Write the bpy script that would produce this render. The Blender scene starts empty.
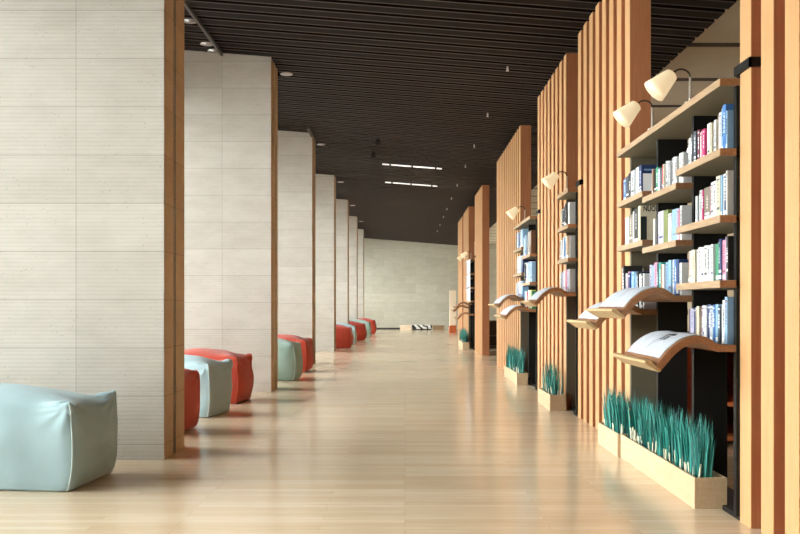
import bpy, bmesh, math, random
from mathutils import Vector, Matrix, noise
random.seed(7)
C = bpy.context.scene.collection
SC = bpy.context.scene
EYE = 1.3
F = 889.0

# ------------------------------------------------------------------ materials
def srgb(r, g, b):
    def f(c):
        c /= 255.0
        return c / 12.92 if c <= 0.04045 else ((c + 0.055) / 1.055) ** 2.4
    return (f(r), f(g), f(b), 1.0)

class Mat:
    def __init__(s, name, color=(.8, .8, .8, 1), rough=.6, metal=0.0, spec=.5):
        s.m = bpy.data.materials.new(name); s.m.use_nodes = True
        s.t = s.m.node_tree; s.n = s.t.nodes; s.l = s.t.links
        s.b = s.n['Principled BSDF']
        s.b.inputs['Base Color'].default_value = color
        s.b.inputs['Roughness'].default_value = rough
        s.b.inputs['Metallic'].default_value = metal
        s.b.inputs['Specular IOR Level'].default_value = spec
    def node(s, typ, **kw):
        nd = s.n.new(typ)
        for k, v in kw.items():
            if k.startswith('i_'):
                nd.inputs[k[2:].replace('_', ' ')].default_value = v
            else:
                setattr(nd, k, v)
        return nd
    def link(s, a, b): s.l.new(a, b)
    def coords(s, scale=(1, 1, 1), kind='Object'):
        tc = s.node('ShaderNodeTexCoord'); mp = s.node('ShaderNodeMapping')
        mp.inputs['Scale'].default_value = scale
        s.link(tc.outputs[kind], mp.inputs['Vector']); return mp.outputs['Vector']
    def world(s, scale=(1, 1, 1)):
        g = s.node('ShaderNodeNewGeometry'); mp = s.node('ShaderNodeMapping')
        mp.inputs['Scale'].default_value = scale
        s.link(g.outputs['Position'], mp.inputs['Vector']); return mp.outputs['Vector']
    def noise(s, vec, scale=5, detail=4, rough=.55):
        nd = s.node('ShaderNodeTexNoise'); nd.inputs['Scale'].default_value = scale
        nd.inputs['Detail'].default_value = detail; nd.inputs['Roughness'].default_value = rough
        s.link(vec, nd.inputs['Vector']); return nd.outputs['Fac']
    def ramp(s, fac, stops):
        r = s.node('ShaderNodeValToRGB'); e = r.color_ramp.elements
        while len(e) < len(stops): e.new(.5)
        for i, (p, c) in enumerate(stops): e[i].position = p; e[i].color = c
        s.link(fac, r.inputs['Fac']); return r.outputs['Color']
    def mix(s, fac, a, b, mode='MIX'):
        m = s.node('ShaderNodeMix', data_type='RGBA', blend_type=mode)
        if isinstance(fac, float): m.inputs[0].default_value = fac
        else: s.link(fac, m.inputs[0])
        for i, v in ((6, a), (7, b)):
            if isinstance(v, tuple): m.inputs[i].default_value = v
            else: s.link(v, m.inputs[i])
        return m.outputs[2]
    def bump(s, h, strength=.3, dist=.01, prev=None):
        b = s.node('ShaderNodeBump'); b.inputs['Strength'].default_value = strength
        b.inputs['Distance'].default_value = dist
        s.link(h, b.inputs['Height'])
        if prev is not None: s.link(prev, b.inputs['Normal'])
        return b.outputs['Normal']
    def color(s, c): s.link(c, s.b.inputs['Base Color'])
    def normal(s, nrm): s.link(nrm, s.b.inputs['Normal'])

def swz(M_, vec, order):
    sx = M_.node('ShaderNodeSeparateXYZ'); cx = M_.node('ShaderNodeCombineXYZ')
    M_.link(vec, sx.inputs[0])
    for i, ax in enumerate(order):
        if ax is not None: M_.link(sx.outputs[ax], cx.inputs[i])
    return cx.outputs[0]

def wood(name, light, dark, grain=(14, 14, 1.2), rough=.45, contrast=1.0):
    M_ = Mat(name, light, rough)
    v = M_.coords(grain)
    n1 = M_.noise(v, 3.0, 6, .6)
    c = M_.ramp(n1, [(.32, dark), (.68, light)])
    M_.color(c)
    M_.normal(M_.bump(n1, .08, .003))
    return M_.m

def stone(name, base, dark, bw, bh, offs, ridges=True, joint=None, origin=(0, 0)):
    M_ = Mat(name, base, .8, spec=.25)
    w = M_.world()
    v = swz(M_, w, (0, 2, None))
    mp = M_.node('ShaderNodeMapping'); mp.inputs['Location'].default_value = (origin[0], origin[1], 0)
    M_.link(v, mp.inputs['Vector']); v2 = mp.outputs['Vector']
    br = M_.node('ShaderNodeTexBrick', offset=offs, squash=1.0)
    br.inputs['Scale'].default_value = 1; br.inputs['Mortar Size'].default_value = .0035
    br.inputs['Mortar Smooth'].default_value = .3
    br.inputs['Brick Width'].default_value = bw; br.inputs['Row Height'].default_value = bh
    br.inputs['Color1'].default_value = base; br.inputs['Color2'].default_value = dark
    br.inputs['Mortar'].default_value = joint or tuple(x * .6 for x in base[:3]) + (1,)
    M_.link(v2, br.inputs['Vector'])
    # soft veining across each course
    vv = M_.world((1.3, 1.3, 9))
    n1 = M_.noise(vv, 1.6, 6, .6)
    veined = M_.mix(.45, br.outputs['Color'], M_.ramp(n1, [(.3, dark), (.7, base)]), 'MULTIPLY')
    # small pits
    pv = M_.world((1, 1, 1.5))
    vo = M_.node('ShaderNodeTexVoronoi'); vo.inputs['Scale'].default_value = 22
    M_.link(pv, vo.inputs['Vector'])
    pit = M_.ramp(vo.outputs['Distance'], [(.06, (1, 1, 1, 1)), (.15, (0, 0, 0, 1))])
    n2 = M_.noise(M_.world(), 4, 2)
    sel = M_.ramp(n2, [(.47, (0, 0, 0, 1)), (.55, (1, 1, 1, 1))])
    pm = M_.mix(1.0, pit, sel, 'MULTIPLY')
    mott = M_.noise(M_.world((1, 1, 2.2)), 2.2, 5, .65)
    veined = M_.mix(.8, veined, M_.ramp(mott, [(.32, (.86, .85, .83, 1)), (.62, (1, 1, 1, 1))]), 'MULTIPLY')
    col = M_.mix(pm, veined, tuple(x * .36 for x in base[:3]) + (1,))
    if ridges:
        wv = M_.node('ShaderNodeTexWave', wave_type='BANDS', bands_direction='Z', wave_profile='SIN')
        wv.inputs['Scale'].default_value = 6.283 / (20 * .034)
        wv.inputs['Distortion'].default_value = .6; wv.inputs['Detail'].default_value = 2
        wv.inputs['Detail Scale'].default_value = 2
        M_.link(M_.world(), wv.inputs['Vector'])
        rough_n = M_.noise(M_.world((3, 3, 40)), 6, 4)
        nb = M_.bump(wv.outputs['Fac'], .15, .004)
        nb = M_.bump(rough_n, .25, .006, nb)
        M_.normal(nb)
        groove = M_.ramp(wv.outputs['Fac'], [(.04, (.92, .91, .895, 1)), (.3, (1, 1, 1, 1))])
        col = M_.mix(1.0, col, groove, 'MULTIPLY')
    M_.color(col)
    return M_.m

def plain(name, c, rough=.6, metal=0.0, spec=.5, var=.0, vs=30):
    M_ = Mat(name, c, rough, metal, spec)
    if var:
        n1 = M_.noise(M_.coords(), vs, 3)
        M_.color(M_.ramp(n1, [(.3, tuple(x * (1 - var) for x in c[:3]) + (1,)), (.7, c)]))
    return M_.m

def fabric(name, c, c2):
    M_ = Mat(name, c, .85, spec=.2)
    n1 = M_.noise(M_.coords((90, 90, 90)), 4, 3)
    n2 = M_.noise(M_.coords(), 3, 3)
    M_.color(M_.mix(.35, M_.ramp(n2, [(.3, c2), (.7, c)]), M_.ramp(n1, [(.35, c2), (.65, c)])))
    M_.normal(M_.bump(n1, .12, .002))
    M_.b.inputs['Sheen Weight'].default_value = .15
    return M_.m

def emit(name, c, strength, rough=.4):
    M_ = Mat(name, c, rough)
    M_.b.inputs['Emission Color'].default_value = c
    M_.b.inputs['Emission Strength'].default_value = strength
    return M_.m

M = {}
M['stone'] = stone('pillar travertine', (.70, .67, .62, 1), (.63, .60, .55, 1), .80, .407, 0.0, True, None, (.375, -.131))
M['stone_back'] = stone('end wall travertine', (.66, .64, .56, 1), (.585, .565, .49, 1), 1.18, .50, .5, False, (.42, .40, .35, 1))
M['tan'] = stone('smooth tan travertine', (.60, .46, .31, 1), (.54, .41, .27, 1), 3.0, .407, 0.0, False, None, (0, -.131))
M['groove'] = plain('dark groove metal', (.09, .065, .04, 1), .5)
M['slat'] = wood('pale oak slat faces', srgb(196, 154, 108), srgb(184, 138, 92), (22, 22, .9), .42)
M['slat_side'] = wood('red brown slat sides', srgb(180, 120, 82), srgb(164, 102, 66), (22, 22, .9), .45)  # sides and back panel, redder and darker than the faces
M['oak'] = wood('pale oak boards', srgb(174, 146, 114), srgb(148, 118, 88), (26, 1.6, 26), .45)
M['under_shade'] = plain('grey beige painted underside shade', srgb(118, 110, 88), .6, var=.06, vs=8)
M['brown_and_shade'] = wood('brown boards and shaded shelf ends', srgb(150, 106, 72), srgb(122, 82, 52), (26, 1.6, 26), .45)
M['planter'] = wood('pale birch planter', srgb(198, 172, 138), srgb(186, 158, 122), (12, 1.5, 12), .5)
M['black'] = plain('black steel', (.007, .0065, .006, 1), .5, spec=.2)
M['bronze'] = plain('dark olive steel', (.095, .08, .052, 1), .5)  # olive brown for the far-end uprights; the others are black
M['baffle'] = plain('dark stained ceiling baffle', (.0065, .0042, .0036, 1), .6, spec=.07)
M['edge_glint'] = plain('ceiling edge painted glint', (.085, .062, .054, 1), .5)
M['slab'] = plain('black ceiling void', (.004, .0035, .0035, 1), .9, spec=.05)
M['cream_ceiling'] = plain('cream acoustic ceiling', srgb(204, 199, 184), .8, var=.05, vs=3)
M['slot'] = plain('dark ceiling slot', (.02, .016, .014, 1), .7)
M['wall_in'] = plain('beige plaster', srgb(190, 170, 140), .8, var=.06, vs=2)
M['blue'] = fabric('grey blue canvas', srgb(156, 178, 181), srgb(142, 165, 169))
M['green'] = fabric('grey green canvas', srgb(150, 172, 162), srgb(132, 156, 146))
M['red'] = fabric('coral red canvas', srgb(176, 70, 50), srgb(160, 56, 39))
M['blue_pipe'] = plain('pale blue piping', srgb(196, 214, 214), .8)
M['red_pipe'] = plain('coral piping', srgb(198, 84, 62), .8)
M['enamel'] = plain('pale enamel metal', srgb(200, 194, 184), .35)
M['steel'] = plain('brushed nickel', (.62, .6, .57, 1), .3, 1.0)
M['darksteel'] = plain('dark gooseneck metal', (.06, .05, .045, 1), .35, .8)
M['soil'] = plain('dark soil', (.05, .035, .025, 1), .95, var=.4, vs=60)
M['blade'] = plain('teal grass blade', srgb(20, 122, 112), .45, var=.0)
M['blade2'] = plain('deep green grass blade', srgb(8, 92, 84), .45)
M['blade3'] = plain('light teal grass blade', srgb(58, 156, 140), .5)
M['straw'] = plain('cream straw stub', srgb(235, 222, 195), .7)
M['page'] = plain('book page block', srgb(238, 232, 218), .8, var=.05, vs=80)
M['white'] = plain('white sticker paper', srgb(245, 245, 242), .6)
M['ink'] = plain('black print', (.012, .012, .014, 1), .6)
M['ledge'] = wood('sanded oak lip', srgb(186, 158, 116), srgb(160, 130, 90), (26, 1.6, 26), .42)
M['glow'] = emit('lit lens', (1, .97, .92, 1), 1.6)
M['tube'] = emit('lit tube', (1, .98, .94, 1), .9)
M['orange_wood'] = wood('orange cabinet wood', srgb(214, 128, 70), srgb(184, 100, 52), (12, 1.6, 12), .5)
M['darkwood'] = wood('dark brown cabinet wood', srgb(92, 62, 42), srgb(66, 42, 28), (12, 1.6, 12), .5)
M['terracotta'] = wood('orange plinth wood', srgb(208, 110, 62), srgb(184, 92, 48), (12, 12, 1.5), .5)
M['cream'] = plain('cream painted panel', srgb(240, 222, 198), .6)
M['frame'] = plain('dark bronze window frame', (.05, .04, .035, 1), .4, .6)
M['pave'] = plain('pale paving', (.5, .49, .46, 1), .9, var=.15, vs=2)

def shade_material():
    M_ = Mat('lit frosted lamp shade', srgb(188, 174, 146), .55)
    v = M_.coords((1, 1, 1))
    wv = M_.node('ShaderNodeTexWave', wave_type='BANDS', bands_direction='Z'); wv.inputs['Scale'].default_value = 26
    M_.link(v, wv.inputs['Vector'])
    M_.normal(M_.bump(wv.outputs['Fac'], .12, .002))
    M_.b.inputs['Emission Color'].default_value = (1.0, .78, .47, 1)
    M_.b.inputs['Emission Strength'].default_value = .62
    return M_.m
M['shade'] = shade_material()
M['bulb'] = emit('lit bulb', (1, .82, .5, 1), 5.0)

def floor_material():
    M_ = Mat('maple strip floor', (.7, .5, .3, 1), .22, spec=.5)
    w = M_.world()
    v = swz(M_, w, (0, 1, None))
    br = M_.node('ShaderNodeTexBrick', offset=.37, offset_frequency=3, squash=1.0)
    br.inputs['Scale'].default_value = 1; br.inputs['Mortar Size'].default_value = .0011
    br.inputs['Brick Width'].default_value = 1.35; br.inputs['Row Height'].default_value = .082
    br.inputs['Color1'].default_value = srgb(226, 206, 178); br.inputs['Color2'].default_value = srgb(212, 189, 158)
    br.inputs['Mortar'].default_value = srgb(178, 152, 122)
    M_.link(v, br.inputs['Vector'])
    n1 = M_.noise(M_.world((1.2, 16, 1)), 2.5, 6, .6)
    g = M_.ramp(n1, [(.3, (.86, .82, .76, 1)), (.7, (1, 1, 1, 1))])
    M_.color(M_.mix(.8, br.outputs['Color'], g, 'MULTIPLY'))
    n2 = M_.noise(M_.world((2, 2, 1)), 1.5, 4)
    mr = M_.node('ShaderNodeMapRange'); mr.inputs['To Min'].default_value = .12; mr.inputs['To Max'].default_value = .18
    M_.link(n2, mr.inputs['Value']); M_.link(mr.outputs['Result'], M_.b.inputs['Roughness'])
    M_.normal(M_.bump(br.outputs['Fac'], .15, -.001))
    return M_.m
M['floor'] = floor_material()

def glass_material():
    m = bpy.data.materials.new('window glass'); m.use_nodes = True
    t = m.node_tree; t.nodes.clear()
    o = t.nodes.new('ShaderNodeOutputMaterial'); mx = t.nodes.new('ShaderNodeMixShader')
    tr = t.nodes.new('ShaderNodeBsdfTransparent'); gl = t.nodes.new('ShaderNodeBsdfGlossy')
    fr = t.nodes.new('ShaderNodeFresnel'); fr.inputs['IOR'].default_value = 1.45
    tr.inputs['Color'].default_value = (.97, .99, .98, 1); gl.inputs['Roughness'].default_value = .02
    t.links.new(fr.outputs[0], mx.inputs[0]); t.links.new(tr.outputs[0], mx.inputs[1])
    t.links.new(gl.outputs[0], mx.inputs[2]); t.links.new(mx.outputs[0], o.inputs['Surface'])
    return m
M['glass'] = glass_material()

def paper_material():
    M_ = Mat('printed newspaper page', srgb(184, 188, 194), .55)
    tc = M_.coords()
    v = swz(M_, tc, (1, 0, None))
    br = M_.node('ShaderNodeTexBrick', offset=0.0)
    br.inputs['Scale'].default_value = 1; br.inputs['Brick Width'].default_value = .118; br.inputs['Row Height'].default_value = .0085
    br.inputs['Mortar Size'].default_value = .003
    br.inputs['Color1'].default_value = (1, 1, 1, 1); br.inputs['Color2'].default_value = (1, 1, 1, 1); br.inputs['Mortar'].default_value = (0, 0, 0, 1)
    M_.link(v, br.inputs['Vector'])
    n = M_.noise(M_.coords((3, 5, 1)), 3, 1)
    sel = M_.ramp(n, [(.5, (0, 0, 0, 1)), (.53, (1, 1, 1, 1))])
    k = M_.mix(1.0, br.outputs['Color'], sel, 'MULTIPLY')
    kk = M_.mix(.5, (0, 0, 0, 1), k)
    M_.color(M_.mix(kk, srgb(184, 188, 194), srgb(138, 142, 150)))
    return M_.m
M['paper'] = paper_material()

_bookmats = {}
def book_mat(c):
    if c not in _bookmats:
        _bookmats[c] = plain('book cover %02x%02x%02x' % c, srgb(*[k * .88 for k in c]), .45, var=.08, vs=25)
    return _bookmats[c]

# ------------------------------------------------------------------ mesh builder
class MB:
    def __init__(s): s.v = []; s.f = []; s.mi = []
    def add(s, vs, fs, mi=0):
        o = len(s.v); s.v += [tuple(p) for p in vs]
        s.f += [tuple(i + o for i in f) for f in fs]; s.mi += [mi] * len(fs)
    def box(s, x0, x1, y0, y1, z0, z1, mi=0):
        vs = [(x, y, z) for z in (z0, z1) for y in (y0, y1) for x in (x0, x1)]
        s.add(vs, [(0, 2, 3, 1), (4, 5, 7, 6), (0, 1, 5, 4), (2, 6, 7, 3), (0, 4, 6, 2), (1, 3, 7, 5)], mi)
    def prism(s, pts, y0, y1, mi=0):      # pts: (x, z) ring, extruded along y
        n = len(pts)
        vs = [(x, y0, z) for x, z in pts] + [(x, y1, z) for x, z in pts]
        fs = [tuple(range(n)), tuple(range(2 * n - 1, n - 1, -1))]
        fs += [((i + 1) % n, i, i + n, (i + 1) % n + n) for i in range(n)]
        s.add(vs, fs, mi)
    def ribbon(s, top, bot, y0, y1, mi=0):  # strip profile in xz with its thickness: quads, not one n-gon
        n = len(top)
        vs = []
        for y in (y0, y1):
            vs += [(x, y, z) for x, z in top] + [(x, y, z) for x, z in bot]
        T0, B0, T1, B1 = 0, n, 2 * n, 3 * n
        fs = []
        for i in range(n - 1):
            fs += [(T0 + i, T0 + i + 1, T1 + i + 1, T1 + i), (B0 + i, B1 + i, B1 + i + 1, B0 + i + 1),
                   (T0 + i, B0 + i, B0 + i + 1, T0 + i + 1), (T1 + i, T1 + i + 1, B1 + i + 1, B1 + i)]
        fs += [(T0, T1, B1, B0), (T0 + n - 1, B0 + n - 1, B1 + n - 1, T1 + n - 1)]
        s.add(vs, fs, mi)
    def tube(s, path, rad, seg=10, mi=0, caps=True):
        P = [Vector(p) for p in path]; n = len(P)
        R = rad if isinstance(rad, (list, tuple)) else [rad] * n
        vs = []; up = None
        for i in range(n):
            d = (P[min(i + 1, n - 1)] - P[max(i - 1, 0)]).normalized()
            if up is None:
                up = Vector((0, 1, 0)) if abs(d.y) < .9 else Vector((1, 0, 0))
            a = d.cross(up).normalized(); b = a.cross(d).normalized(); up = b
            for k in range(seg):
                t = 2 * math.pi * k / seg
                vs.append(P[i] + (a * math.cos(t) + b * math.sin(t)) * R[i])
        fs = []
        for i in range(n - 1):
            for k in range(seg):
                k2 = (k + 1) % seg
                fs.append((i * seg + k, i * seg + k2, (i + 1) * seg + k2, (i + 1) * seg + k))
        if caps:
            fs += [tuple(range(seg - 1, -1, -1)), tuple(range((n - 1) * seg, n * seg))]
        s.add(vs, fs, mi)
    def build(s, name, mats, parent=None, loc=(0, 0, 0), smooth=False, bevel=0):
        me = bpy.data.meshes.new(name); me.from_pydata(s.v, [], s.f)
        bm = bmesh.new(); bm.from_mesh(me)
        bmesh.ops.recalc_face_normals(bm, faces=bm.faces[:]); bm.to_mesh(me); bm.free()
        if not isinstance(mats, (list, tuple)): mats = [mats]
        for m in mats: me.materials.append(m)
        me.polygons.foreach_set('material_index', s.mi)
        me.polygons.foreach_set('use_smooth', [smooth] * len(me.polygons))
        o = bpy.data.objects.new(name, me); C.objects.link(o); o.location = loc
        if parent: o.parent = parent
        if bevel:
            bv = o.modifiers.new('bevel', 'BEVEL'); bv.width = bevel; bv.segments = 2; bv.limit_method = 'ANGLE'
        return o

def tag(o, label=None, cat=None, group=None, kind=None):
    if label: o['label'] = label
    if cat: o['category'] = cat
    if group: o['group'] = group
    if kind: o['kind'] = kind
    return o
def empty(name, loc, label, cat, group=None):
    o = bpy.data.objects.new(name, None); C.objects.link(o); o.location = loc
    o.empty_display_size = .1
    return tag(o, label, cat, group)
def copy_tree(o, parent=None):
    c = o.copy(); C.objects.link(c)
    if parent: c.parent = parent
    for ch in list(o.children): copy_tree(ch, c)
    return c
ORD = ['first', 'second', 'third', 'fourth', 'fifth', 'sixth', 'seventh', 'eighth', 'ninth', 'tenth', 'eleventh', 'twelfth',
       'thirteenth', 'fourteenth', 'fifteenth', 'sixteenth', 'seventeenth', 'eighteenth', 'nineteenth', 'twentieth']

# ------------------------------------------------------------------ the setting
XL, XR = -4.75, 7.2
Y0, Y1 = -1.3, 49.6
def ceil_z(x): return EYE + 3.585 - .078 * x      # underside of the baffles
SLAB = .30
CEILX = 3.6

mb = MB(); mb.box(XL - .2, XR + .2, Y0 - .2, Y1 + .2, -.12, 0)
tag(mb.build('floor', M['floor']), kind='structure')

PZ = [7.5 + 5.99 * k for k in range(7)]
BEHIND = 1.51      # a pillar beside the camera, outside the frame
PT = .68; PX = -2.03
pitch = .345; BW = .235; BH = .10
BY0 = -3.8 + pitch * 8
baffle_y = [BY0 + pitch * k for k in range(int((Y1 - .3 - BY0) / pitch) + 1)]
mb = MB()
for y in baffle_y:
    xa = XL
    for p in PZ + [BEHIND]:
        if y + BW > p - .01 and y < p + PT + .01: xa = PX + .01
    a, b = ceil_z(xa), ceil_z(CEILX)
    vs = [(xa, y, a), (CEILX, y, b), (CEILX, y, b + BH), (xa, y, a + BH), (xa, y + BW, a), (CEILX, y + BW, b), (CEILX, y + BW, b + BH), (xa, y + BW, a + BH)]
    mb.add(vs, [(0, 1, 2, 3), (7, 6, 5, 4), (0, 4, 5, 1), (3, 2, 6, 7), (0, 3, 7, 4), (1, 5, 6, 2)])
    for ye in (y + .002, y + BW - .016):     # thin edge strips, paler to stand in for caught light
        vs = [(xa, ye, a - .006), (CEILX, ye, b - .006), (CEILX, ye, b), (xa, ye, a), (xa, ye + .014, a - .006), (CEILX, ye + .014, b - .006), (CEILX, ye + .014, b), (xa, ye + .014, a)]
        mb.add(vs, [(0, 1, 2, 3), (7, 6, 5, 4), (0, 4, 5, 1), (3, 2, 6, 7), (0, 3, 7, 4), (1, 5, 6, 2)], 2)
a, b = ceil_z(XL) + BH, ceil_z(CEILX) + BH
vs = [(XL, Y0, a), (CEILX, Y0, b), (CEILX, Y1, b), (XL, Y1, a)]
vs += [(x, y, z + .12) for x, y, z in vs]
mb.add(vs, [(0, 1, 2, 3), (7, 6, 5, 4), (0, 4, 5, 1), (1, 5, 6, 2), (2, 6, 7, 3), (3, 7, 4, 0)], 1)
tag(mb.build('ceiling', [M['baffle'], M['slab'], M['edge_glint']]), kind='structure')

# cream ceiling beyond the ends of the baffles, with dark slots between its panels
cz = EYE + 3.45
mb = MB()
yy = 9.85 - 1.8 * 8
prev = Y0
while yy < Y1:
    if yy > Y0:
        mb.box(CEILX + .01, XR, prev, yy, cz, cz + .1, 0)
        mb.box(CEILX + .01, XR, yy, yy + .2, cz + .004, cz + .1, 1)
        prev = yy + .2
    yy += 1.8
mb.box(CEILX + .01, XR, prev, Y1, cz, cz + .1, 0)
mb.box(CEILX + .01, XR, Y0, Y1, cz + .1, cz + .2, 1)
tag(mb.build('ceiling', [M['cream_ceiling'], M['slot']]), kind='structure')

mb = MB(); mb.box(XL - .2, XR + .2, Y1, Y1 + .2, 0, 5.6)
tag(mb.build('wall_far', M['stone_back']), kind='structure')
mb = MB(); mb.box(-2.6, -.1, Y1 - .03, Y1, 0, .09)
tag(mb.build('baseboard_far', M['slot']), kind='structure')
mb = MB(); mb.box(XR, XR + .2, Y0, Y1, 0, 5.3)
tag(mb.build('wall_right', M['wall_in']), kind='structure')
mb = MB(); mb.box(XL - .2, XR + .2, Y0 - .2, Y0, 0, 5.7)
tag(mb.build('wall_near', M['darkwood']), kind='structure')  # unseen wall, set close and dark to cut light from behind
mb = MB(); mb.box(XL - 26, XL - .2, Y0 - 10, Y1 + 10, -.16, -.06)
tag(mb.build('terrace', M['pave']), kind='structure')

# tall windows along the left side, one bay between each pair of pillars
edges = [Y0, 1.51 + PT / 2] + [p + PT / 2 for p in PZ] + [Y1]
ztop = 4.5
mb = MB(); mb.box(XL - .2, XL, Y0, Y1, ztop + .003, ceil_z(XL) + BH)
tag(mb.build('wall_left', M['wall_in']), kind='structure')
for i in range(len(edges) - 1):
    ya, yb = edges[i] + .03, edges[i + 1] - .03
    mb = MB(); t = .06
    mb.box(XL - .1, XL, ya, yb, 0, .10); mb.box(XL - .1, XL, ya, yb, ztop - .10, ztop)
    n = max(2, round((yb - ya) / 2.0))
    for k in range(n + 1):
        y = ya + (yb - ya - t) * k / n
        mb.box(XL - .1, XL, y, y + t, .10, ztop - .10)
    fr = tag(mb.build('window_%d' % (i + 1), M['frame']), kind='structure')
    g = MB(); g.box(XL - .055, XL - .045, ya + .02, yb - .02, .08, ztop - .08)
    g.build('pane', M['glass'], fr)
    ld = bpy.data.lights.new('daylight', 'AREA'); ld.shape = 'RECTANGLE'
    ld.size = ztop - .1; ld.size_y = yb - ya; ld.cycles.is_portal = True
    lo = bpy.data.objects.new('daylight', ld); C.objects.link(lo)
    lo.location = (XL - .02, (ya + yb) / 2, ztop / 2); lo.rotation_euler = (0, -math.pi / 2, 0)

# ------------------------------------------------------------------ stone pillars
near_words = ['nearest stone pillar, beside the grey blue pouf at lower left',
              'second stone pillar from the front, coral pouf at its foot',
              'third stone pillar from the front, coral pouf before its corner',
              'fourth stone pillar from the front along the left side',
              'fifth stone pillar from the front, narrow and pale',
              'sixth stone pillar from the front, second farthest',
              'farthest stone pillar, just before the end wall']
mb = MB(); mb.box(XL + .12, PX, BEHIND, BEHIND + PT, 0, ceil_z(PX) + .2)
tag(mb.build('wall_left', M['stone']), kind='structure')  # unseen pier, added to block light on the camera-facing sides
for k, p in enumerate(PZ):
    e = empty('stone_pillar', (PX, p, 0), near_words[k], 'pillar', 'stone pillars along the left side')
    L = XL + .12 - PX
    mb = MB()
    def slab_(x0, x1, y0, y1, mi=0):
        za, zb = ceil_z(PX + x0) + .2, ceil_z(PX + x1) + .2
        vs = [(x0, y0, 0), (x1, y0, 0), (x1, y1, 0), (x0, y1, 0), (x0, y0, za), (x1, y0, zb), (x1, y1, zb), (x0, y1, za)]
        mb.add(vs, [(0, 3, 2, 1), (4, 5, 6, 7), (0, 1, 5, 4), (1, 2, 6, 5), (2, 3, 7, 6), (3, 0, 4, 7)], mi)
    slab_(L, -.004, 0, .29); slab_(L, -.03, .29, .37); slab_(L, -.004, .37, PT)
    mb.build('stone_body', M['stone'], e)
    for (ya, yb) in ((.004, .29), (.37, PT - .004)):
        mb = MB(); slab_(-.004, .001, ya, yb)
        tag(mb.build('end_strip', M['tan'], e), 'smooth tan stone end strip')
    mb = MB(); slab_(-.03, -.022, .29, .37)
    tag(mb.build('shadow_gap', M['groove'], e), 'dark groove between the two end strips')

# ------------------------------------------------------------------ slatted screens
def screen(y0, n, label, sp=.317, bw=.17, d=.19, top=4.47):
    e = empty('slatted_screen', (2.02, y0, 0), label, 'screen', 'slatted wooden screens')
    mb = MB()
    for k in range(n):
        y = k * sp
        mb.box(0, .006, y, y + bw, 0, top, 0)
        mb.box(.006, d - .03, y, y + bw, 0, top, 1)
    s = mb.build('slats', [M['slat'], M['slat_side']], e)
    b = MB(); b.box(d - .03, d, 0, (n - 1) * sp + bw, 0, top)
    b.build('back_panel', M['slat_side'], e)
    return e
screen(5.36 - 7 * .317 - .17, 8, 'nearest slatted wooden screen, at the right edge of the picture')
screen(7.99, 8, 'slatted wooden screen just beyond the large bookcase with two lamps')
screen(11.15, 8, 'slatted wooden screen between the narrow bookcase and the two column bookcase')
screen(15.58, 13, 'longest slatted wooden screen, beyond the two column bookcase')
screen(23.3, 8, 'slatted wooden screen past the gap, with a broad plain end')
screen(28.31, 8, 'slatted wooden screen just beyond the bookcase with white sheets')
screen(31.5, 8, 'farthest slatted wooden screen along the right side')

# ------------------------------------------------------------------ bookcases
SX = 1.90           # front edge of the shelves
UX = 2.02           # front edge of the uprights
SD = 2.27           # back of the shelves
PROFILE = [(SX, 0), (1.875, .012), (1.85, .031), (1.82, .048), (1.785, .055), (1.75, .053), (1.715, .045), (1.68, .030),
           (1.652, .014), (1.625, -.006), (1.60, -.027), (1.575, -.054), (1.55, -.084), (1.53, -.108), (1.515, -.126)]
def prof_normal(i, P):
    a = P[max(i - 1, 0)]; b = P[min(i + 1, len(P) - 1)]
    dx, dz = b[0] - a[0], b[1] - a[1]; l = math.hypot(dx, dz)
    n = (-dz / l, dx / l)
    return n if n[1] > 0 else (-n[0], -n[1])
WT = .043
def make_wave(parent, y0, y1, h):
    """curved reading shelf: a flat board that arches out of the bookcase, swoops down and ends in an upturned lip"""
    top = [(SD, 0)] + PROFILE
    nn = [(0, 1), (0, 1)] + [prof_normal(i, PROFILE) for i in range(1, len(PROFILE))]
    bot = [(x - n[0] * WT, z - n[1] * WT) for (x, z), n in zip(top, nn)]
    # smooth crest underside
    mb = MB(); mb.ribbon(top, bot, y0 + .002, y1 - .002)
    w = mb.build('reading_shelf', [M['brown_and_shade']], parent, (0, 0, h))
    lip = MB()
    (tx, tz), (bx, bz) = top[-1], bot[-1]
    ring = [(tx, tz), (bx, bz), (bx - .012, bz - .012), (1.452, -.112), (1.452, -.096), (1.482, -.092)]
    lip.prism(ring, y0, y1)
    tag(lip.build('lip', M['ledge'], w), 'paler upturned oak lip')
    return w

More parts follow.
